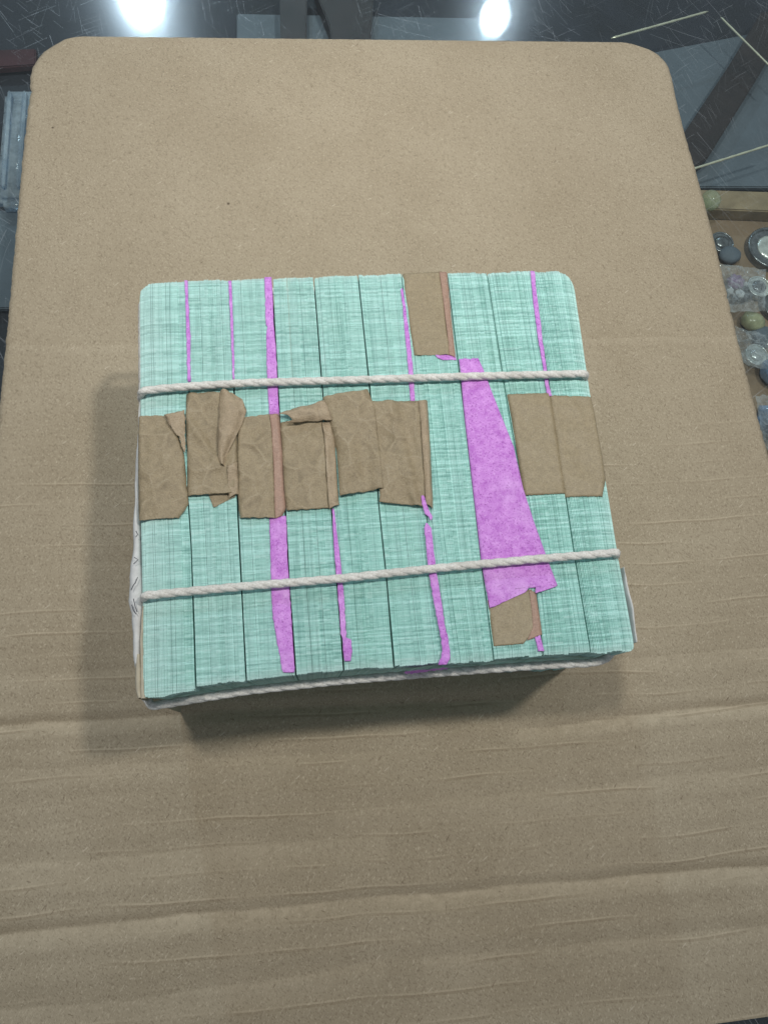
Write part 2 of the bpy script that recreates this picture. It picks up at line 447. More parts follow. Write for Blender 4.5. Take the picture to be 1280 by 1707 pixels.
def card_z(x, y):
    z = CZ
    fade = min(1.0, max(0.12, (0.10 - y) / 0.14))
    wob = 0.0010 * n3(x * 22, y * 8) + 0.0022 * n3(x * 6, y * 5, 3)
    ph = (y + 0.012 * x + wob) / 0.0076
    z += (0.00012 * math.sin(ph * 2 * math.pi) + 0.00020 * n3(x * 30, ph * 0.9, 7)) * fade
    z += 0.0010 * n3(x * 8, y * 50, 11) * fade * fade
    for pts, dep, w in creases:
        if pts[0][0] - 0.01 < x < pts[-1][0] + 0.01:
            yc = interp(pts, x) + 0.0009 * n3(x * 45, 1.3, dep * 9000) + 0.0004 * n3(x * 160, 4.0, dep * 9000)
            d = (y - yc) / w
            if abs(d) < 3:
                e = min(1, (x - pts[0][0] + 0.01) / 0.02, (pts[-1][0] + 0.01 - x) / 0.02)
                amp = dep * e * (0.85 + 0.35 * n3(x * 25, 9, dep * 5000))
                f = max(0.0, 1 - d / 1.5) if d > 0 else max(0.0, 1 + d / 2.2)      # sharp fold: steep bank behind, long bank in front
                z -= amp * f ** 1.25
    return z
def crease_lit(x, y):  # strength of the painted light on the bank facing the lamps
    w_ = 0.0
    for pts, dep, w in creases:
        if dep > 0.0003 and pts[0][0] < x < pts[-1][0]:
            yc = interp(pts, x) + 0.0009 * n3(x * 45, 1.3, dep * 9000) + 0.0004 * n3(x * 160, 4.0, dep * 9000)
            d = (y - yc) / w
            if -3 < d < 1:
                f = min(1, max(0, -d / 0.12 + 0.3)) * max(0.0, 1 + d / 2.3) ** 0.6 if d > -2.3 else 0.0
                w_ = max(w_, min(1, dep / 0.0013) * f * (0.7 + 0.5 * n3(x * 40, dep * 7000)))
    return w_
ys = []
y = YTOP
while y > YBOT:
    ys.append(y)
    y -= 0.00025 if y > YTOP - 0.004 else (0.0006 if y < 0.10 else 0.0012)
NXC = 150
verts, faces = [], []
for j, y in enumerate(ys):
    xl, xr = interp(LW, y), interp(RW, y)
    jl = 0.00035 * n3(y * 260, 2.0) + 0.0002 * n3(y * 900, 5.0)
    jr = 0.00030 * n3(y * 300, 8.0) - 0.0007 * max(0.0, n3(y * 420, 12.0) - 0.15) * (1 if y < 0.16 else 0.2)
    for i in range(NXC + 1):
        t = i / NXC
        x = lerp(xl + jl, xr + jr, t)
        # the back edge tips slightly, following the photo's two top corners
        yy = y + (lerp(topL[1], topR[1], (x - topL[0]) / (topR[0] - topL[0])) - YTOP) * max(0, 1 - (YTOP - y) / 0.03)
        yy += 0.00022 * n3(x * 500, 3.0) * max(0, 1 - j / 3)
        z = card_z(x, yy)
        edge = min(t, 1 - t) * (xr - xl)
        z -= 0.0005 * max(0, 1 - edge / 0.0016) ** 2 + 0.0005 * max(0, 1 - (YTOP - y) / 0.0014) ** 2
        verts.append((x, yy, z))
nrow = len(ys)
for j in range(nrow - 1):
    for i in range(NXC):
        a = j * (NXC + 1) + i
        faces.append((a, a + NXC + 1, a + NXC + 2, a + 1))
# turned down rim of the liner
rim = [j * (NXC + 1) for j in range(nrow - 1, -1, -1)] + list(range(1, NXC + 1)) + [j * (NXC + 1) + NXC for j in range(1, nrow)]
base = len(verts)
for k in rim:
    x, y, z = verts[k]; verts.append((x, y, z - 0.0006))
for q in range(len(rim) - 1):
    faces.append((rim[q], rim[q + 1], base + q + 1, base + q))
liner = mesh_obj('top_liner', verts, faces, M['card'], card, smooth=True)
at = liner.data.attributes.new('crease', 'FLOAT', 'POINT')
at.data.foreach_set('value', [crease_lit(v[0], v[1]) for v in verts])
# bottom liner and the wavy sheet between
def plain_liner(name, z, inset, wave=0):
    vs, fs = [], []
    yy = YTOP - inset; rows = []
    step = 0.0012 if wave else 0.004
    while yy > YBOT: rows.append(yy); yy -= step
    for y in rows:
        xl, xr = interp(LW, y) + inset, interp(RW, y) - inset
        for t in (0, 0.25, 0.5, 0.75, 1):
            vs.append((lerp(xl, xr, t), y, z + wave * math.sin(y / 0.0076 * 2 * math.pi)))
    for j in range(len(rows) - 1):
        for i in range(4):
            a = j * 5 + i; fs.append((a, a + 5, a + 6, a + 1))
    return mesh_obj(name, vs, fs, M['card'], card, smooth=True)
plain_liner('fluted_core', 0.0017, 0.0012, 0.0009)
plain_liner('bottom_liner', 0.0005, 0.0008)

# ================================================================== BRICK OF BANKNOTES
H = 0.067; BASE = CZ + 0.0004
brick = empty('banknote_brick', (0, 0, BASE))
tag(brick, 'brick of ten green-edged banknote bundles tied with white string on cardboard', 'banknotes')
def child(o):                       # parts are modelled in place: keep them there under the moved parent
    o.parent = brick
    o.matrix_parent_inverse = Matrix.Translation((0, 0, -BASE))
    return o
seams_px = [
    [(231, 474), (232, 650), (233, 860), (236, 1000), (236, 1162)],
    [(310, 466), (316, 630), (313, 825), (319, 910), (327, 1146)],
    [(382, 466), (390, 630), (397, 862), (402, 960), (411, 1134)],
    [(454, 463), (463, 640), (477, 870), (483, 980), (493, 1122)],
    [(523, 462), (538, 650), (553, 850), (560, 940), (573, 1116)],
    [(597, 458), (617, 655), (632, 850), (644, 960), (657, 1112)],
    [(669, 456), (690, 665), (713, 880), (725, 980), (742, 1104)],
    [(745, 455), (770, 660), (792, 850), (803, 950), (823, 1098)],
    [(812, 455), (843, 655), (877, 850), (890, 950), (906, 1094)],
    [(885, 453), (915, 640), (942, 822), (958, 930), (985, 1090)],
    [(957, 456), (986, 650), (1017, 825), (1034, 930), (1063, 1086)],
]
seams = [sorted((P(x, y, H).y, P(x, y, H).x) for x, y in s) for s in seams_px]
front_px = [[(236, 1163), (272, 1162), (286, 1157), (327, 1150)], [(327, 1143), (411, 1134)], [(411, 1133), (493, 1124)], [(493, 1124), (573, 1117)],
            [(573, 1117), (657, 1112)], [(657, 1110), (742, 1103)], [(742, 1106), (823, 1101)], [(823, 1099), (906, 1092)], [(906, 1092), (985, 1089)], [(985, 1088), (1063, 1085)]]
back_px = [[(231, 476), (250, 472), (310, 468)], [(310, 467), (382, 466)], [(382, 466), (454, 463)], [(454, 464), (523, 461)], [(523, 462), (597, 458)],
           [(597, 458), (669, 455)], [(669, 456), (745, 454)], [(745, 455), (812, 454)], [(812, 455), (885, 452)], [(885, 452), (957, 453)]]
NS, NSEG = 100, 56
bundles = []
for b in range(10):
    rnd = random.Random(100 + b)
    fr = sorted((P(x, y, H).x, P(x, y, H).y) for x, y in front_px[b])
    bk = sorted((P(x, y, H).x, P(x, y, H).y) for x, y in back_px[b])
    verts, faces, cols, runs = [], [], [], []
    gaps = [0.0]
    clusters = set(rnd.sample(range(6, 95), 4 if b == 0 else 2))
    for j in range(NS):
        gaps.append(gaps[-1] + 1 + (0.6 if j in clusters else 0) + rnd.random() * 0.12)
    tot = gaps[-1]
    gl, gr = 0.00010, 0.00010
    zc = 0; run = 0; rtone = 0.5; rz = 0; ry = 0
    bt = rnd.uniform(0.0, 0.25)
    for j in range(NS):
        if run <= 0:
            run = rnd.choice([6, 10, 16, 24, 32]); rid = rnd.random(); rtone = rnd.random(); rz = rnd.gauss(0, 0.00007); ry = rnd.gauss(0, 0.00022)
        run -= 1
        u0, u1 = gaps[j] / tot, (gaps[j] + 0.88) / tot
        zt = H + rz - (0.00016 if rnd.random() < 0.12 else 0) + rnd.gauss(0, 0.00004) + 0.00012 * math.sin(j / NS * math.pi)
        tone = min(1, max(0, 0.6 * rtone + 0.45 * rnd.random()))
        xm = lerp(interp(seams[b], 0), interp(seams[b + 1], 0), (u0 + u1) / 2)
        yf = interp(fr, lerp(fr[0][0], fr[-1][0], (u0 + u1) / 2)) + ry * 0.6 + rnd.gauss(0, 0.00006)
        yb = interp(bk, lerp(bk[0][0], bk[-1][0], (u0 + u1) / 2)) + ry * 0.5 + rnd.gauss(0, 0.00010)
        # rounded corners of the brick's ends
        if b == 9:
            d = max(0, (u0 - 0.55) / 0.45); yb -= 0.0052 * (1 - math.sqrt(max(0, 1 - d ** 2.4)))
            d = max(0, (u0 - 0.78) / 0.22); yf += 0.0022 * (1 - math.sqrt(max(0, 1 - d ** 2)))
        if b == 0:
            d = max(0, (0.30 - u0) / 0.30); yb -= 0.0022 * (1 - math.sqrt(max(0, 1 - d ** 2)))
        k0 = len(verts)
        for s in range(NSEG + 1):
            t = s / NSEG
            y = lerp(yf, yb, t)
            xl, xr = interp(seams[b], y) + gl, interp(seams[b + 1], y) - gr
            wob = 0.00007 * n3(y * 60, j * 0.08, b * 5.1)
            # seams gape a little away from the strings
            gape = 0.00010 * (1 + n3(y * 25, b * 3.7))
            xl += gape; xr -= gape
            x0, x1 = lerp(xl, xr, u0) + wob, lerp(xl, xr, u1) + wob
            edge = min(t, 1 - t) * abs(yb - yf)
            z = zt + 0.00010 * n3(y * 45, j * 0.15, b * 2.3) - 0.00035 * max(0, 1 - edge / 0.0007) ** 2
            # outer bundles sag where the string pulls
            if b in (0, 9):
                o = (1 - u0) if b == 0 else u1
                z -= 0.0012 * max(0, (o - 0.72) / 0.28) ** 2
            yl = max(y, yf + (0.0036 if b < 8 else 0.0020))          # the foot of the brick is drawn in by the string
            verts += [(x0, yl, BASE), (x0, y, z), (x1, y, z), (x1, yl, BASE)]
            wear = max(max(0, 1 - edge / 0.003) * 0.8, 0.10 + 0.22 * max(0, (t - 0.55) / 0.45) * (1 - b / 11))
            if b == 0: wear = max(wear, 0.55 * max(0, 1 - u0 / 0.9) + 0.15)
            if b in (1, 2, 3): wear = max(wear, 0.30 - 0.06 * b)
            if b == 9: wear = max(wear, 0.50 * max(0, (u0 - 0.60) / 0.40) + 0.08)
            # bundles are greener towards the middle of the brick's near right
            ink = min(1, max(0, 0.12 + 0.075 * b + 0.35 * n3(y * 20, b * 1.9, 4.0) + 0.25 * (0.5 - t)))
            if b == 9: ink *= 0.7
            cols += [(tone, wear, ink, 1)] * 4; runs += [rid] * 4
        for s in range(NSEG):
            a = k0 + s * 4; c = a + 4
            faces += [(a, c, c + 1, a + 1), (a + 1, c + 1, c + 2, a + 2), (a + 2, c + 2, c + 3, a + 3)]
        faces.append((k0, k0 + 1, k0 + 2, k0 + 3))
        e = k0 + NSEG * 4
        faces.append((e + 3, e + 2, e + 1, e))
    o = mesh_obj('note_bundle', verts, faces, M['notes'])
    at = o.data.color_attributes.new('tone', 'FLOAT_COLOR', 'POINT')
    at.data.foreach_set('color', [c for q in cols for c in q])
    at = o.data.attributes.new('run', 'FLOAT', 'POINT')
    at.data.foreach_set('value', runs)
    bundles.append(child(o))

# ---- paper patches lying on the note edges
def patch(name, rows, mat, parent, dz=0.0005, cols=22, sub=8, crump=0.00018, cs=150, tuck=(0.0, 0.0), ragged=0.00025, rag_side=0.0,
          lift=None, thick=0.00012, seed=0.0):
    """rows: ((left px), (right px)) pairs from back to front, measured on the brick's top; a thin crumpled sheet with two faces"""
    if crump >= 0.00025: crump *= 1.7; dz += 0.0004
    rr = []
    for (a, b) in rows:
        rr.append((P(*a, H + dz), P(*b, H + dz)))
    dense = []
    for (a0, b0), (a1, b1) in zip(rr, rr[1:]):
        for s in range(sub):
            dense.append((a0.lerp(a1, s / sub), b0.lerp(b1, s / sub)))
    dense.append(rr[-1])
    n = len(dense); verts = []
    for j, (a, b) in enumerate(dense):
        tv = j / (n - 1)
        for i in range(cols + 1):
            u = i / cols
            q = a.lerp(b, u)
            e0 = 1.0 if j == 0 else (1.0 if j == n - 1 else 0.0)
            q.y += e0 * ragged * (n3(q.x * 700, seed, j) + 0.6 * n3(q.x * 2300, seed, j))
            if i in (0, cols):
                q.x += rag_side * (n3(q.y * 900, seed, i) + 0.5 * n3(q.y * 2500, seed, i))
            z = crump * (n3(q.x * cs, q.y * cs, seed) + 0.9 * (0.5 - 2 * abs(n3(q.x * cs * 1.3, q.y * cs * 0.8, seed + 8))) + 0.5 * n3(q.x * cs * 2.7, q.y * cs * 2.7, seed + 3))
            wl = b.x - a.x
            dl, dr = u * wl, (1 - u) * wl
            z -= tuck[0] * max(0, 1 - dl / 0.0009) ** 1.5 + tuck[1] * max(0, 1 - dr / 0.0009) ** 1.5
            if lift: z += lift(u, tv)
            q.z += z
            verts.append(q)
    m = len(verts); w = cols + 1
    vs = verts + [Vector((v.x, v.y, v.z - thick)) for v in verts]
    fs = []
    for j in range(n - 1):
        for i in range(cols):
            a = j * w + i
            fs.append((a, a + w, a + w + 1, a + 1))
            fs.append((m + a, m + a + 1, m + a + w + 1, m + a + w))
    ring = [i for i in range(w)] + [j * w + cols for j in range(1, n)] + [(n - 1) * w + i for i in range(cols - 1, -1, -1)] + [j * w for j in range(n - 2, 0, -1)]
    for k in range(len(ring)):
        a, b = ring[k], ring[(k + 1) % len(ring)]
        fs.append((a, b, m + b, m + a))
    o = mesh_obj(name, vs, fs, mat, smooth=True)
    o.parent = parent
    o.matrix_parent_inverse = Matrix.Translation((0, 0, 0))
    # the bundle's own local space is world space (its parent inverse undoes the brick's lift)
    return o
TK = 0.0007
def bell(c, w, a): return lambda t: a * math.exp(-((t - c) / w) ** 2)

# bundle 1
patch('paper_band', [((231, 694), (277, 692)), ((230, 720), (290, 708)), ((230, 760), (306, 750)), ((230, 800), (311, 800)), ((230, 840), (314, 838)), ((231, 858), (308, 850)), ((232, 867), (298, 863))],
      M['crumpled'], bundles[0], tuck=(TK, TK), seed=1.0, crump=0.0003, cs=110, rag_side=0.0001,
      lift=lambda u, v: 0.00045 * math.exp(-((v - 0.42 - 0.18 * u) / 0.05) ** 2))
patch('torn_flap', [((276, 693), (308, 684)), ((280, 704), (309, 700)), ((288, 716), (309, 716)), ((294, 726), (309, 728)), ((299, 727), (309, 742)), ((305, 748), (309, 756))],
      M['flap'], bundles[0], dz=0.0009, crump=0.0003, cs=300, rag_side=0.0003, seed=1.7, cols=8, lift=lambda u, v: 0.0010 * (1 - u) * (1 - v * 0.5) * math.exp(-((u - 0.15) / 0.3) ** 2))
# bundle 2
patch('paper_band', [((310, 656), (372, 655)), ((310, 690), (394, 690)), ((311, 730), (395, 735)), ((312, 770), (396, 775)), ((312, 812), (396, 812)), ((313, 826), (396, 822))],
      M['crumpled'], bundles[1], dz=0.0008, tuck=(TK, TK), seed=2.0, crump=0.0004, cs=120, sub=6, cols=18,
      lift=lambda u, v: 0.0010 * math.exp(-((v - 0.22 - 0.62 * u) / 0.06) ** 2) * (1 if u < 0.62 else 0.2) + 0.0007 * math.exp(-((u - 0.82) / 0.1) ** 2) * v)
patch('torn_flap', [((366, 653), (386, 651)), ((366, 672), (404, 664)), ((365, 694), (411, 684)), ((364, 718), (405, 704)), ((363, 742), (391, 732)), ((364, 764), (378, 757)), ((368, 773), (375, 777))],
      M['flap'], bundles[1], dz=0.0016, crump=0.0003, cs=180, seed=2.6, cols=14, ragged=0.0001,
      lift=lambda u, v: 0.0022 * math.sin(math.pi * min(1, u * 1.15)) * (1 - 0.45 * v) - 0.0006 * u)
patch('torn_flap', [((343, 812), (392, 806)), ((350, 830), (393, 824)), ((356, 846), (392, 828))],
      M['crumpled'], bundles[1], dz=0.0004, crump=0.0002, seed=2.9, cols=8)
patch('torn_flap', [((379, 775), (396, 770)), ((380, 800), (397, 800)), ((382, 829), (397, 822))],
      M['flap'], bundles[1], dz=0.0013, crump=0.0003, cs=240, seed=3.3, cols=6, tuck=(0, TK))
# bundle 3 (right strip stained by the pink slip under it)
patch('paper_band', [((404, 696), (449, 690)), ((396, 722), (453, 722)), ((395, 760), (455, 760)), ((396, 810), (457, 810)), ((398, 850), (458, 850)), ((400, 863), (459, 863))],
      M['crumpled'], bundles[2], dz=0.0007, tuck=(TK, 0.0), seed=3.0, crump=0.00025)
patch('stained_band_edge', [((449, 690), (466, 689)), ((453, 722), (468, 722)), ((455, 760), (471, 760)), ((457, 810), (474, 810)), ((458, 850), (477, 846)), ((459, 863), (470, 860))],
      M['pinkkraft'], bundles[2], dz=0.00085, tuck=(0, TK), seed=3.6, crump=0.0002, cols=6)
# bundle 4
patch('paper_band', [((466, 702), (538, 700)), ((469, 730), (541, 730)), ((472, 780), (544, 780)), ((475, 830), (547, 826)), ((478, 851), (549, 846))],
      M['crumpled'], bundles[3], dz=0.0006, tuck=(TK, 0), seed=4.0, crump=0.00035, cs=120, lift=lambda u, v: -0.0004 * (1 - v) ** 3)
patch('torn_flap', [((464, 689), (540, 668)), ((480, 694), (546, 680)), ((488, 703), (551, 692)), ((474, 706), (554, 701))],
      M['flap'], bundles[3], dz=0.0014, crump=0.0003, cs=220, seed=4.4, cols=16, sub=4, lift=lambda u, v: 0.0010 * math.sin(math.pi * v) + 0.0006 * u)
patch('band_fold', [((537, 704), (553, 698)), ((541, 730), (558, 728)), ((544, 780), (561, 780)), ((547, 826), (564, 826)), ((549, 848), (566, 840))],
      M['flap'], bundles[3], dz=0.0011, tuck=(0, TK), crump=0.0003, cs=260, seed=4.8, cols=8)
# bundle 5
patch('paper_band', [((538, 661), (613, 650)), ((544, 684), (624, 676)), ((552, 710), (628, 710)), ((561, 750), (632, 750)), ((564, 790), (636, 785)), ((566, 826), (638, 814))],
      M['crumpled'], bundles[4], dz=0.0011, tuck=(TK * 0.7, 0), seed=5.0, crump=0.00035, cs=110, sub=6, cols=18,
      lift=lambda u, v: 0.0005 * math.sin(2.5 * math.pi * u) * v + 0.0006 * math.sin(math.pi * u) * (1 - v))
# bundle 6
patch('paper_band', [((618, 669), (700, 668)), ((622, 700), (703, 700)), ((627, 750), (706, 750)), ((631, 790), (708, 792)), ((633, 826), (709, 830)), ((632, 837), (708, 845))],
      M['crumpled'], bundles[5], dz=0.0007, tuck=(0, 0), seed=6.0, crump=0.00035, cs=110, sub=6, cols=18,
      lift=lambda u, v: 0.0010 * math.exp(-((u - 0.35 - 0.5 * v) / 0.12) ** 2) - 0.0004 * math.exp(-((u - 0.62 - 0.35 * v) / 0.10) ** 2))
patch('band_fold', [((697, 668), (713, 667)), ((701, 700), (715, 700)), ((704, 750), (718, 750)), ((707, 792), (720, 792)), ((709, 830), (722, 830)), ((711, 840), (722, 848))],
      M['flap'], bundles[5], dz=0.0014, tuck=(0, TK), crump=0.0002, cs=220, seed=6.4, cols=8, lift=lambda u, v: 0.0005 * math.sin(math.pi * u))
# bundle 7: band slid up to the back edge
patch('paper_band', [((671, 456), (732, 453)), ((673, 480), (736, 480)), ((680, 530), (742, 530)), ((686, 570), (747, 570)), ((690, 591), (748, 588)), ((694, 592), (748, 591))],
      M['kraft'], bundles[6], dz=0.0005, tuck=(TK, 0), seed=7.0, crump=0.00018)
patch('stained_band_edge', [((732, 453), (746, 454)), ((736, 480), (749, 480)), ((742, 530), (754, 530)), ((747, 570), (758, 570)), ((748, 591), (761, 597))],
      M['pinkkraft'], bundles[6], dz=0.0006, tuck=(0, TK), seed=7.5, crump=0.00015, cols=6)
patch('pink_slip', [((724, 590), (757, 586)), ((728, 596), (759, 594)), ((738, 600), (761, 600))], M['pink'], bundles[6], dz=0.00035, seed=7.8, cols=6)
# bundle 8
patch('pink_slip', [((765, 598), (797, 597)), ((768, 622), (806, 617)), ((771, 660), (820, 655)), ((775, 700), (838, 700)), ((781, 750), (856, 745)), ((789, 820), (872, 815)), ((796, 880), (890, 870)), ((803, 940), (911, 928)), ((808, 970), (922, 958)), ((811, 986), (929, 976))],
      M['pink'], bundles[7], dz=0.0008, tuck=(0.0003, 0), seed=8.0, crump=0.00012, cs=70, cols=20, ragged=0.0003)
patch('pink_slip', [((811, 985), (886, 974)), ((813, 998), (876, 987)), ((816, 1013), (834, 1006))], M['pink'], bundles[7], dz=0.00082, seed=8.3, crump=0.0001, cols=14, ragged=0.0004)
patch('pink_slip', [((893, 978), (929, 975)), ((892, 982), (926, 978)), ((892, 988), (902, 986))], M['pink'], bundles[7], dz=0.00084, seed=8.35, crump=0.0001, cols=6, ragged=0.0002)
patch('paper_band', [((812, 1000), (886, 982)), ((816, 1025), (893, 1015)), ((820, 1055), (896, 1045)), ((823, 1077), (872, 1073))],
      M['kraft'], bundles[7], dz=0.00045, tuck=(0.0004, 0), seed=8.6, crump=0.00015, ragged=0.00015)
patch('stained_band_edge', [((881, 982), (894, 988)), ((886, 1015), (898, 1015)), ((888, 1045), (902, 1040)), ((878, 1068), (904, 1057))],
      M['pinkkraft'], bundles[7], dz=0.0006, tuck=(0, 0.0004), seed=8.8, crump=0.00015, cols=6)
patch('pink_slip', [((891, 1062), (900, 1058)), ((894, 1072), (903, 1070)), ((897, 1086), (907, 1085))], M['pink'], bundles[7], dz=0.0006, seed=8.9, cols=4)
# bundles 9 and 10
patch('paper_band', [((845, 657), (918, 655)), ((852, 690), (923, 690)), ((860, 740), (931, 740)), ((868, 790), (939, 790)), ((874, 826), (944, 822))],
      M['kraft'], bundles[8], dz=0.0005, tuck=(TK, TK), seed=9.0, crump=0.00015)
patch('paper_band', [((916, 659), (988, 661)), ((920, 690), (994, 690)), ((928, 740), (1003, 740)), ((936, 795), (1012, 795)), ((942, 828), (1007, 827))],
      M['kraft'], bundles[9], dz=0.0005, tuck=(TK, 0.0014), seed=10.0, crump=0.00015)

# ---- narrow pink slips at the seams
def slip(parent, pts, seed, dz=0.0004, mat='pink', cols=4, sub=6, **kw):
    """pts: (x_left, x_right, y) rows"""
    return patch('pink_slip', [((a, y), (b, y)) for a, b, y in pts], M[mat], parent, dz=dz, cols=cols, sub=sub, seed=seed, crump=0.00022, cs=260, ragged=0.0001, rag_side=0.00022, **kw)
slip(bundles[0], [(308, 313, 467), (310, 315, 520), (311, 318, 560), (312, 317.5, 600), (313, 318, 636)], 11)
slip(bundles[1], [(381, 386, 468), (383, 388, 510), (385, 389.5, 560), (387, 391, 600), (388, 391, 632)], 12)
slip(bundles[2], [(441, 453, 462), (442, 455, 500), (443, 456, 540), (446, 457, 545), (444, 458, 555), (444.5, 461, 600), (446, 463, 640), (449, 465, 692)], 13, cols=6)
slip(bundles[2], [(449, 477, 860), (450, 478, 885), (451, 480, 940), (453, 484, 1000), (455, 486, 1030), (461, 488, 1065), (469, 491, 1110), (472, 491, 1121)], 14, cols=8)
slip(bundles[3], [(554, 557, 848), (555, 561, 880), (558, 567, 930), (562, 571, 970), (564, 574, 1000), (566, 575, 1020), (568, 577, 1055), (570, 577, 1062), (571, 585, 1066), (572, 587, 1085), (574, 585, 1102)], 15, cols=6, dz=0.0006)
slip(bundles[5], [(667, 671, 480), (671, 676, 510), (675, 682, 560), (679, 687, 600), (682, 690, 640), (684, 692, 670)], 16)
slip(bundles[5], [(702, 706, 826), (703, 711, 840), (708, 717, 855), (714, 721, 861), (717, 719, 867)], 17, dz=0.0012)
slip(bundles[5], [(709, 712, 872), (707, 719, 880), (710, 722, 910), (714, 727, 950), (719, 732, 980), (724, 737, 1010), (730, 741, 1040), (735, 747, 1065), (737, 750, 1085), (734, 750, 1098), (730, 744, 1108)], 18, cols=6, dz=0.0011)
slip(bundles[8], [(884, 891, 452), (887, 894, 490), (892, 900, 530), (897, 904, 570), (903, 909, 600), (908, 914, 640), (912, 920, 660)], 19)
# the slip that curls over the front edge
def front_patch(name, pts, mat, parent, y0, seed):
    """pts: (x, z_top, z_bottom) columns on the front face; y0 how far it stands off"""
    vs, fs = [], []
    for k, (x, zt, zb) in enumerate(pts):
        for r in range(4):
            t = r / 3
            vs.append((x + 0.0004 * n3(x * 900, r, seed), y0(x) - 0.0006 * (1 + n3(x * 800, t * 3, seed)) , lerp(zt, zb, t) + 0.0003 * n3(x * 1200, t, seed)))
    for k in range(len(pts) - 1):
        for r in range(3):
            a = k * 4 + r; fs.append((a, a + 1, a + 5, a + 4))
    o = mesh_obj(name, vs, fs, mat, smooth=True); o.parent = parent
    return o
yfront = lambda x: interp(sorted((P(a, b, H).x, P(a, b, H).y) for a, b in [(236, 1163), (327, 1148), (411, 1135), (573, 1118), (742, 1105), (906, 1093), (1063, 1086)]), x)
xa, xb = P(676, 1110, H).x, P(748, 1104, H).x
front_patch('pink_slip', [(lerp(xa, xb, t), 0.0655 + 0.0008 * t, 0.0632 - 0.005 * math.sin(math.pi * min(1, t + 0.15))) for t in [i / 14 for i in range(15)]], M['pink'], bundles[5], lambda x: yfront(x) - 0.0006, 21)

# ---- twisted cotton string
def twine(name, pts, r=0.00114, pitch=0.0120, strands=3, seed=0.0):
    pts = [Vector(p) for p in pts]
    # even resample along the path
    segs = [(b - a).length for a, b in zip(pts, pts[1:])]
    total = sum(segs); step = 0.00045; n = int(total / step)
    path = []; k = 0; acc = 0
    for i in range(n + 1):
        d = i * total / n
        while k < len(segs) - 1 and d > acc + segs[k]: acc += segs[k]; k += 1
        path.append(pts[k].lerp(pts[k + 1], (d - acc) / segs[k]))
    for _ in range(3):
        path = [path[0]] + [(path[i - 1] + path[i] * 2 + path[i + 1]) / 4 for i in range(1, len(path) - 1)] + [path[-1]]
    vs, fs = [], []
    sides = 8
    frames = []
    for i in range(len(path)):
        t = (path[min(i + 1, len(path) - 1)] - path[max(i - 1, 0)]).normalized()
        ref = frames[-1][1] if frames else (Vector((0, 0, 1)) if abs(t.z) < 0.9 else Vector((0, 1, 0)))
        nrm = (ref - t * ref.dot(t)).normalized()
        frames.append((t, nrm, t.cross(nrm)))
    for s in range(strands):
        k0 = len(vs)
        for i, c in enumerate(path):
            t, nn, bb = frames[i]
            a = 2 * math.pi * (i * total / n / pitch + s / strands) + 0.5 * n3(i * 0.02, seed)
            off = (nn * math.cos(a) + bb * math.sin(a)) * r * 0.28
            rs = r * 0.77 * (1 + 0.10 * n3(i * 0.15, s * 9, seed))
            for q in range(sides):
                b = 2 * math.pi * q / sides
                vs.append(c + off + (nn * math.cos(b) + bb * math.sin(b)) * rs)
        for i in range(len(path) - 1):
            for q in range(sides):
                a0 = k0 + i * sides + q; a1 = k0 + i * sides + (q + 1) % sides
                fs.append((a0, a1, a1 + sides, a0 + sides))
    o = child(mesh_obj(name, vs, fs, M['string'], smooth=True))
    # stray fibres standing off the string
    rr = random.Random(int(seed * 10) + 3); hv, hf = [], []
    for _ in range(int(total * 5200)):
        i = rr.randrange(2, len(path) - 2); t, nn, bb = frames[i]
        a = rr.random() * 6.283; d = (nn * math.cos(a) + bb * math.sin(a))
        p0 = path[i] + d * r * 0.95
        p1 = p0 + d * rr.uniform(0.0002, 0.0007) + t * rr.uniform(-0.0010, 0.0010)
        w = t.cross(d) * 0.00002
        q = len(hv); hv += [p0 - w, p0 + w, p1]; hf.append((q, q + 1, q + 2))
    f = mesh_obj('string_fuzz', hv, hf, M['string']); f.parent = o; f['kind'] = 'stuff'
    return o
ZS = H + 0.0016
def over_top(pix, seed, dz=0.0):
    top = [P(x, y, ZS + 0.0002 + dz) for x, y in pix]
    a, b = top[0], top[-1]
    return [(a.x - 0.0010, a.y, BASE + 0.001), (a.x - 0.0012, a.y, H * 0.5), (a.x - 0.0012, a.y, H - 0.003), (a.x - 0.0007, a.y, H - 0.0002)] + [tuple(v) for v in top] + \
           [(b.x + 0.0004, b.y, H + 0.0004), (b.x + 0.0010, b.y, H - 0.002), (b.x + 0.0012, b.y, H * 0.5), (b.x + 0.0010, b.y, BASE + 0.001)]
s1 = over_top([(238, 652), (270, 648), (330, 643), (420, 638), (540, 635), (640, 632), (760, 628), (880, 625), (975, 623)], 1)
s2 = over_top([(242, 993), (290, 988), (400, 978), (560, 965), (720, 948), (880, 933), (980, 925), (1028, 921)], 2, 0.0004)
twine('string', s1, seed=1.0)
twine('string', s2, seed=2.0)
# string round the four upright sides, about half way up
yb_ = P(600, 456, H).y
zs = 0.056
loop = [(-0.0662, 0.02, zs), (-0.0667, -0.03, zs), (-0.0662, yfront(-0.066) + 0.002, zs - 0.001), (-0.0640, yfront(-0.064) - 0.0012, zs - 0.001)]
for t in [i / 10 for i in range(11)]:
    x = lerp(-0.0615, 0.0550, t); loop.append((x, yfront(x) - 0.0014, zs + 0.001 * t))
loop += [(0.0590, yfront(0.059) - 0.0006, zs + 0.001), (0.0622, yfront(0.0622) + 0.0020, zs + 0.001), (0.0645, yfront(0.0645) + 0.0060, zs + 0.001), (0.0668, 0.0, zs + 0.001), (0.0675, yb_ - 0.006, zs), (0.063, yb_ + 0.0018, zs), (0, yb_ + 0.0018, zs), (-0.065, yb_ + 0.0018, zs), (-0.0675, yb_ - 0.002, zs), (-0.0668, 0.021, zs)]
twine('string', loop, seed=3.0)

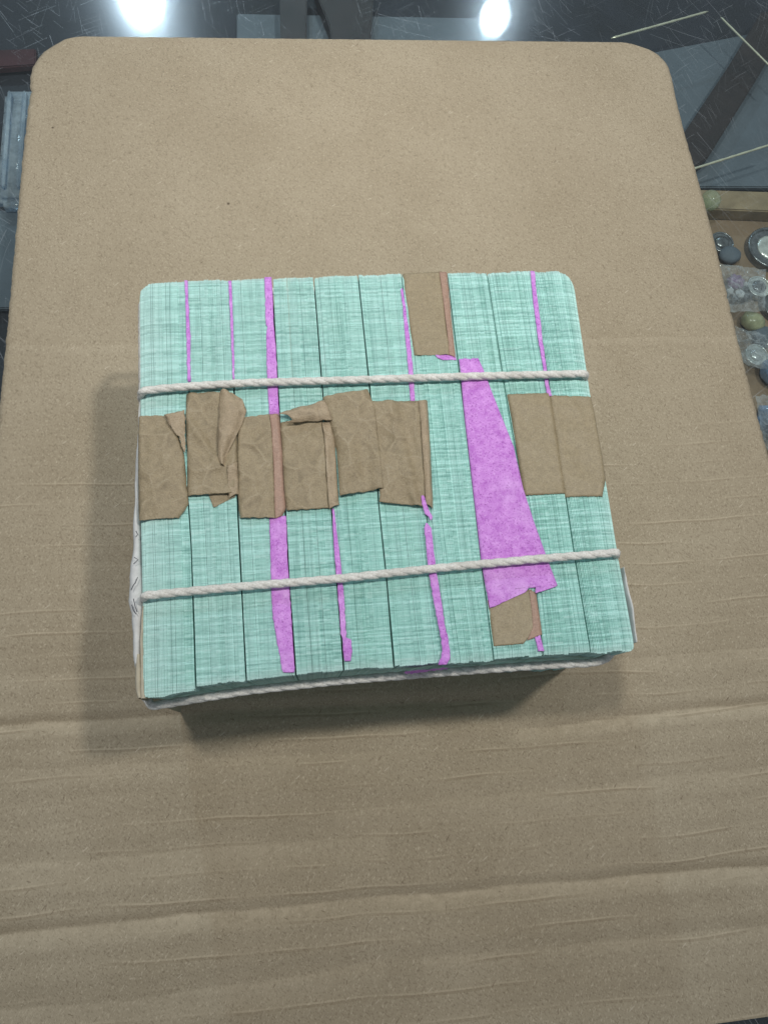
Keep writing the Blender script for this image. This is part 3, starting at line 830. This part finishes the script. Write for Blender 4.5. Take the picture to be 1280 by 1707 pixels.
# ---- printed cover paper crumpled against the brick's left end, and its mate at the right end
def side_paper(name, pix, mat, out, seed, zt=H - 0.002, sign=-1):
    """standing sheet; pix: (x, y, width px) along its top fold as seen from above"""
    vs, fs = [], []
    dense = []
    for (x0, y0, w0), (x1, y1, w1) in zip(pix, pix[1:]):
        for s in range(8): dense.append((lerp(x0, x1, s / 8), lerp(y0, y1, s / 8), lerp(w0, w1, s / 8)))
    dense.append(pix[-1])
    prof = 7
    for (x, y, w) in dense:
        c = P(x, y, zt)
        hw = w * 0.000158
        k = 0.0004 * n3(c.y * 180, seed)
        jz = 0.0010 * n3(c.y * 120, seed, 3)
        p = [(hw, -0.005), (hw * 0.9, -0.0018), (hw * 0.6, -0.0004), (0.0, 0.0), (-hw * 0.6, -0.0010), (-hw * 0.75, -0.006), (-hw * 0.3, -(zt - BASE) + 0.001)]
        for q, (dx, dzv) in enumerate(p):
            r = 0.00018 * n3(c.y * 400, q * 2.1, seed)
            vs.append((c.x - sign * dx * 1.0 + k * 0.4 + r, c.y, zt + dzv + (jz if q < 6 else 0)))
    for j in range(len(dense) - 1):
        for q in range(prof - 1):
            a = j * prof + q; fs.append((a, a + prof, a + prof + 1, a + 1))
    return child(mesh_obj(name, vs, fs, mat, smooth=True))
cov = side_paper('cover_paper', [(234, 640, 2), (232, 690, 4), (229, 760, 5), (227, 850, 7), (226, 920, 9), (224, 960, 14), (224, 1000, 16), (227, 1022, 12), (226, 1032, 11), (226, 1060, 9), (227, 1100, 8), (230, 1128, 4)], M['white'], 1, 31.0)
side_paper('kraft_cover', [(230, 1090, 5), (229, 1120, 7), (230, 1150, 7), (233, 1163, 6)], M['beige'], 1, 33.0, zt=H - 0.0016)
side_paper('kraft_cover', [(238, 1010, 2), (236, 1060, 4), (236, 1110, 5), (238, 1164, 6)], M['beige'], 1, 35.0, zt=H - 0.0008)
side_paper('cover_paper', [(1040, 945, 2), (1046, 975, 4), (1053, 1010, 4), (1060, 1050, 3), (1062, 1070, 2)], M['white'], 1, 37.0, zt=H - 0.0012, sign=1)
# printed strokes on the crumpled cover
def stroke(pix, w=0.00022, z=H - 0.0005):
    pts = [P(x, y, z) for x, y in pix]
    vs, fs = [], []
    for k, p in enumerate(pts):
        d = (pts[min(k + 1, len(pts) - 1)] - pts[max(k - 1, 0)]).normalized(); nn = Vector((-d.y, d.x, 0)) * w / 2
        vs += [p - nn, p + nn]
    for k in range(len(pts) - 1): fs.append((2 * k, 2 * k + 1, 2 * k + 3, 2 * k + 2))
    o = mesh_obj('printed_line', vs, fs, M['ink']); o.parent = cov
stroke([(224, 929), (231, 933), (223, 940)])
stroke([(227, 885), (230, 891), (227, 895)])
stroke([(219, 984), (223, 975), (226, 972), (230, 962)])
stroke([(220, 1008), (223, 1018), (228, 1024)])
stroke([(223, 998), (226, 1012), (229, 1020)])

# ================================================================== THINGS IN THE SHOWCASE, SEEN THROUGH THE GLASS
def slab(name, pix, z0, z1, mat, bev=0.0006):
    """polygon measured on the showcase floor, with real thickness"""
    bm = bmesh.new()
    lo = [bm.verts.new((P(x, y, z1).x, P(x, y, z1).y, z0)) for x, y in pix]
    f = bm.faces.new(lo)
    r = bmesh.ops.extrude_face_region(bm, geom=[f])
    for v in r['geom']:
        if isinstance(v, bmesh.types.BMVert): v.co.z = z1
    bmesh.ops.recalc_face_normals(bm, faces=bm.faces)
    bmesh.ops.bevel(bm, geom=bm.edges[:], offset=bev, segments=2, affect='EDGES')
    return bm_obj(name, bm, mat)
F = FLOOR + 0.0015
tag(slab('grey_board', [(1060, 92), (1330, 40), (1330, 312), (1130, 312)], F, F + 0.003, M['slate']), 'slate grey board under the glass beside the cardboard\'s top right corner', 'board')
tag(slab('grey_board', [(395, 22), (830, 30), (830, 130), (395, 120)], F, F + 0.003, M['slate']), 'slate grey board under the glass behind the cardboard\'s back edge', 'board')
tag(slab('grey_board', [(-60, 348), (100, 352), (100, 512), (-60, 515)], F, F + 0.003, M['slate']), 'slate grey board under the glass at the cardboard\'s left edge', 'board')
tag(slab('dark_bar', [(466, -40), (512, -40), (511, 110), (468, 110)], F + 0.004, F + 0.012, M['darkbrown']), 'straight dark brown bar under the glass behind the cardboard, left of two', 'wooden bar')  # dark brown slabs over the boards, under the glass
tag(slab('dark_bar', [(515, -40), (625, -40), (616, 110), (562, 110), (548, 40)], F + 0.004, F + 0.012, M['darkbrown']), 'wide dark brown wedge-shaped bar under the glass behind the cardboard', 'wooden bar')
tag(slab('dark_bar', [(1215, 108), (1268, 20), (1330, 10), (1262, 130), (1180, 262), (1130, 300), (1135, 228)], F + 0.004, F + 0.012, M['darkbrown']), 'dark slanting bar across the slate board at the right', 'wooden bar')
tag(slab('cloth_strip', [(-60, 84), (60, 80), (60, 108), (-60, 116)], F, F + 0.004, M['maroon']), 'dark maroon cloth strip under the glass at the top left corner', 'cloth')
tag(slab('brown_tray', [(1120, 352), (1380, 352), (1480, 860), (1180, 860)], F, F + 0.002, M['velvet']), 'brown lined tray holding coins and stones at the right', 'tray')
tag(slab('wooden_strip', [(1120, 314), (1380, 322), (1380, 356), (1120, 346)], F + 0.002, F + 0.010, M['tanwood']), 'tan wooden strip under the glass above the coin tray', 'wooden strip')

def rod(name, a, b, z, r, mat):
    p, q = P(*a, z), P(*b, z)
    d = (q - p); n = 24; vs, fs = [], []
    side = Vector((-d.y, d.x, 0)).normalized(); up = Vector((0, 0, 1))
    for i in range(n + 1):
        c = p + d * (i / n); rr = r * (0.85 + 0.3 * n3(i * 0.7, a[0])) * (0.35 if i in (0, n) else 1)
        for k in range(8):
            an = 2 * math.pi * k / 8
            vs.append(c + (side * math.cos(an) + up * math.sin(an)) * rr)
    for i in range(n):
        for k in range(8):
            u = i * 8 + k; w = i * 8 + (k + 1) % 8
            fs.append((u, w, w + 8, u + 8))
    fs.append(tuple(range(7, -1, -1))); fs.append(tuple(n * 8 + k for k in range(8)))
    return mesh_obj(name, vs, fs, mat, smooth=True)
ZR = -0.030  # highlights on clear case edges, modelled as pale rods
tag(rod('highlight_rod', (1018, 64), (1180, 19), ZR, 0.0007, M['highlight']), 'bright gold rod under the glass, touching the cardboard\'s top right corner', 'rod')
tag(rod('highlight_rod', (1200, 28), (1300, 128), ZR, 0.0006, M['highlight']), 'thin pale gold rod standing in for the highlit edge of a clear case, slanting down to the right edge, beside the dark bar', 'rod')
tag(rod('highlight_rod', (1150, 283), (1300, 236), ZR, 0.0007, M['highlight']), 'pale gold rod standing in for the highlit edge of a clear case, crossing the slate board above the wooden strip', 'rod')

def blob(name, px, py, z, rx, ry, rz, mat, amp=0.15, freq=2.0, seed=0.0, rot=0.0, sub=3):
    bm = bmesh.new()
    bmesh.ops.create_icosphere(bm, subdivisions=sub, radius=1.0)
    for v in bm.verts:
        k = 1 + amp * mn.noise(v.co * freq + Vector((seed, 0, 0)))
        v.co = Vector((v.co.x * rx * k, v.co.y * ry * k, v.co.z * rz * k))
    o = bm_obj(name, bm, mat, smooth=True)
    c = P(px, py, z); o.location = c; o.rotation_euler = (0, 0, rot)
    return o
TZ = F + 0.002
def ring(name, R, r, mat, parent, z=0.0, seg=40):
    vs, fs = [], []
    for i in range(seg):
        a = 2 * math.pi * i / seg
        for k in range(8):
            b = 2 * math.pi * k / 8
            rr = R + r * math.cos(b)
            vs.append((rr * math.cos(a), rr * math.sin(a), z + r * math.sin(b)))
    for i in range(seg):
        for k in range(8):
            a = i * 8 + k; b = i * 8 + (k + 1) % 8; c = ((i + 1) % seg) * 8 + (k + 1) % 8; d = ((i + 1) % seg) * 8 + k
            fs.append((a, d, c, b))
    return mesh_obj(name, vs, fs, mat, parent, smooth=True)
def coin(px, py, R, label, rimmat, facemat, z=TZ, group=None):
    c = P(px, py, z + 0.004)
    e = empty('coin', (c.x, c.y, z)); tag(e, label, 'coin', group)
    bm = bmesh.new()
    bmesh.ops.create_cone(bm, cap_ends=True, segments=48, radius1=R, radius2=R * 0.98, depth=0.003)
    bmesh.ops.translate(bm, vec=(0, 0, 0.0016), verts=bm.verts)
    bm_obj('disc', bm, rimmat, e)
    bm = bmesh.new()
    bmesh.ops.create_icosphere(bm, subdivisions=3, radius=1)
    for v in bm.verts:
        k = 1 + 0.10 * mn.noise(v.co * 3 + Vector((px, 0, 0)))
        v.co = Vector((v.co.x * R * 0.60 * k, v.co.y * R * 0.60 * k, 0.0032 + v.co.z * 0.0012 * k))
    bm_obj('raised_face', bm, facemat, e, smooth=True)
    ring('rim', R * 0.93, R * 0.07, rimmat, e, 0.0032)
    return e
coin(1204, 402, 0.0062, 'dark round coin half under the cardboard, below the glass bead', M['coin'], M['coin'])
coin(1286, 412, 0.0125, 'large ringed coin with pale face at the right picture edge', M['coin'], M['coinpale'])
coin(1306, 505, 0.0110, 'coin cut by the right picture edge, beside the purple stone', M['coin'], M['pebble'])
coin(1266, 476, 0.0060, 'small silver coin just right of the purple stone', M['coinpale'], M['coin'], z=TZ + 0.001)
coin(1262, 590, 0.0058, 'small silver coin under the plastic bag below the olive pebble', M['coinpale'], M['coinpale'])
# purple flower-shaped stone with grey chips
c = P(1230, 476, TZ + 0.006)
e = empty('purple_stone', (c.x, c.y, TZ)); tag(e, 'small purple flower-shaped stone among white and black chips in the tray', 'stone')
bm = bmesh.new(); bmesh.ops.create_icosphere(bm, subdivisions=4, radius=1)
for v in bm.verts:
    a = math.atan2(v.co.y, v.co.x)
    k = 1 + 0.10 * math.cos(a * 7) + 0.12 * mn.noise(v.co * 4)
    v.co = Vector((v.co.x * 0.0042 * k, v.co.y * 0.0040 * k + 0.003, 0.0045 + v.co.z * 0.0026 * k))
bm_obj('flower_head', bm, M['purple'], e, smooth=True)
rr = random.Random(5)
for k, (dx, dy, s, m) in enumerate([(0.0045, -0.001, 0.0022, 'coin'), (0.001, -0.0035, 0.0026, 'white'), (-0.0035, -0.0015, 0.0020, 'white'), (0.0035, -0.005, 0.0022, 'ink'), (-0.0015, -0.0058, 0.0019, 'coin'), (0.0058, 0.002, 0.0016, 'white'), (0.0062, -0.0042, 0.0019, 'ink')]):
    bm = bmesh.new(); bmesh.ops.create_icosphere(bm, subdivisions=2, radius=1)
    for v in bm.verts:
        q = 1 + 0.45 * mn.noise(v.co * 1.8 + Vector((k * 3.1, 0, 0)))
        v.co = Vector((v.co.x * s * q + dx, v.co.y * s * q + dy, v.co.z * s * q + 0.003))
    bm_obj('stone_chip', bm, M[m], e)
tag(blob('pebble', 1254, 536, TZ + 0.004, 0.0062, 0.0046, 0.0040, M['pebble'], 0.12, 1.6, 3.0, -0.5), 'smooth olive green pebble in the tray below the purple stone', 'pebble')
tag(blob('clear_bead', 1184, 334, F + 0.015, 0.0048, 0.0052, 0.0045, M['bead'], 0.05, 1.5, 1.0), 'clear glass bead on the end of the tan wooden strip', 'bead')
tag(blob('blue_glass_piece', 1288, 618, TZ + 0.005, 0.0060, 0.0068, 0.0050, M['blueglass'], 0.2, 1.5, 6.0), 'rounded blue glass piece at the right edge, nearer the olive pebble', 'glass piece')
tag(blob('blue_glass_piece', 1284, 702, TZ + 0.006, 0.0052, 0.0085, 0.0050, M['blueglass'], 0.3, 2.0, 9.0, 0.25), 'long pale blue glass piece, lowest thing beside the cardboard at right', 'glass piece')
tag(blob('grey_stone', 1216, 425, TZ + 0.003, 0.0055, 0.0050, 0.0028, M['slate'], 0.15, 1.5, 4.0), 'flat grey stone beside the dark coin in the tray', 'stone')
tag(blob('grey_stone', 1272, 560, TZ + 0.003, 0.0062, 0.0055, 0.0030, M['slate'], 0.2, 1.5, 14.0), 'flat grey stone just below the olive pebble', 'stone')

def crumple(name, pix, z, mat, amp, freq, seed, n=26):
    """crumpled clear film; pix: four corners"""
    c = [P(x, y, z) for x, y in pix]
    vs, fs = [], []
    for j in range(n + 1):
        for i in range(n + 1):
            u, v = i / n, j / n
            q = c[0].lerp(c[1], u).lerp(c[3].lerp(c[2], u), v)
            e = min(u, 1 - u, v, 1 - v)
            h = amp * (abs(mn.noise(q * freq + Vector((seed, 0, 0)))) + 0.5 * abs(mn.noise(q * freq * 2.3 + Vector((0, seed, 0)))))
            q = q + Vector((0.0012 * n3(v * 6, seed, u), 0.0012 * n3(u * 6, seed, 2 + v), h * min(1, e * 6 + 0.2)))
            vs.append(q)
    for j in range(n):
        for i in range(n):
            a = j * (n + 1) + i
            fs.append((a, a + 1, a + n + 2, a + n + 1))
    return mesh_obj(name, vs, fs, mat)
tag(crumple('plastic_bag', [(1195, 440), (1275, 450), (1275, 520), (1205, 520)], TZ + 0.008, M['bag'], 0.006, 260, 2.0), 'crumpled clear plastic bag over the purple stone', 'plastic bag')
tag(crumple('plastic_bag', [(1222, 545), (1275, 560), (1285, 620), (1235, 605)], TZ + 0.007, M['bag'], 0.007, 240, 5.0), 'crinkled clear plastic bag glinting below the olive pebble', 'plastic bag')
tag(crumple('plastic_bag', [(1258, 660), (1310, 660), (1320, 760), (1272, 750)], TZ + 0.012, M['bag'], 0.006, 240, 8.0), 'clear plastic bag over the long pale blue glass piece', 'plastic bag')
# clear plastic case at the left
c = P(28, 235, F + 0.012)
e = empty('plastic_case', (c.x, c.y, F)); tag(e, 'long clear plastic case under the glass at the cardboard\'s left edge', 'plastic case')
bm = bmesh.new(); bmesh.ops.create_cube(bm, size=1)
bmesh.ops.scale(bm, vec=(0.017, 0.068, 0.010), verts=bm.verts); bmesh.ops.translate(bm, vec=(0, 0, 0.006), verts=bm.verts)
bmesh.ops.bevel(bm, geom=bm.edges[:], offset=0.003, segments=4, affect='EDGES')
bm_obj('case_shell', bm, M['clear'], e, smooth=True)
for dx in (-0.004, 0.003):
    bm = bmesh.new(); bmesh.ops.create_cube(bm, size=1)
    bmesh.ops.scale(bm, vec=(0.0018, 0.056, 0.004), verts=bm.verts); bmesh.ops.translate(bm, vec=(dx, 0, 0.013), verts=bm.verts)
    bmesh.ops.bevel(bm, geom=bm.edges[:], offset=0.0007, segments=2, affect='EDGES')
    bm_obj('case_ridge', bm, M['clear'], e, smooth=True)
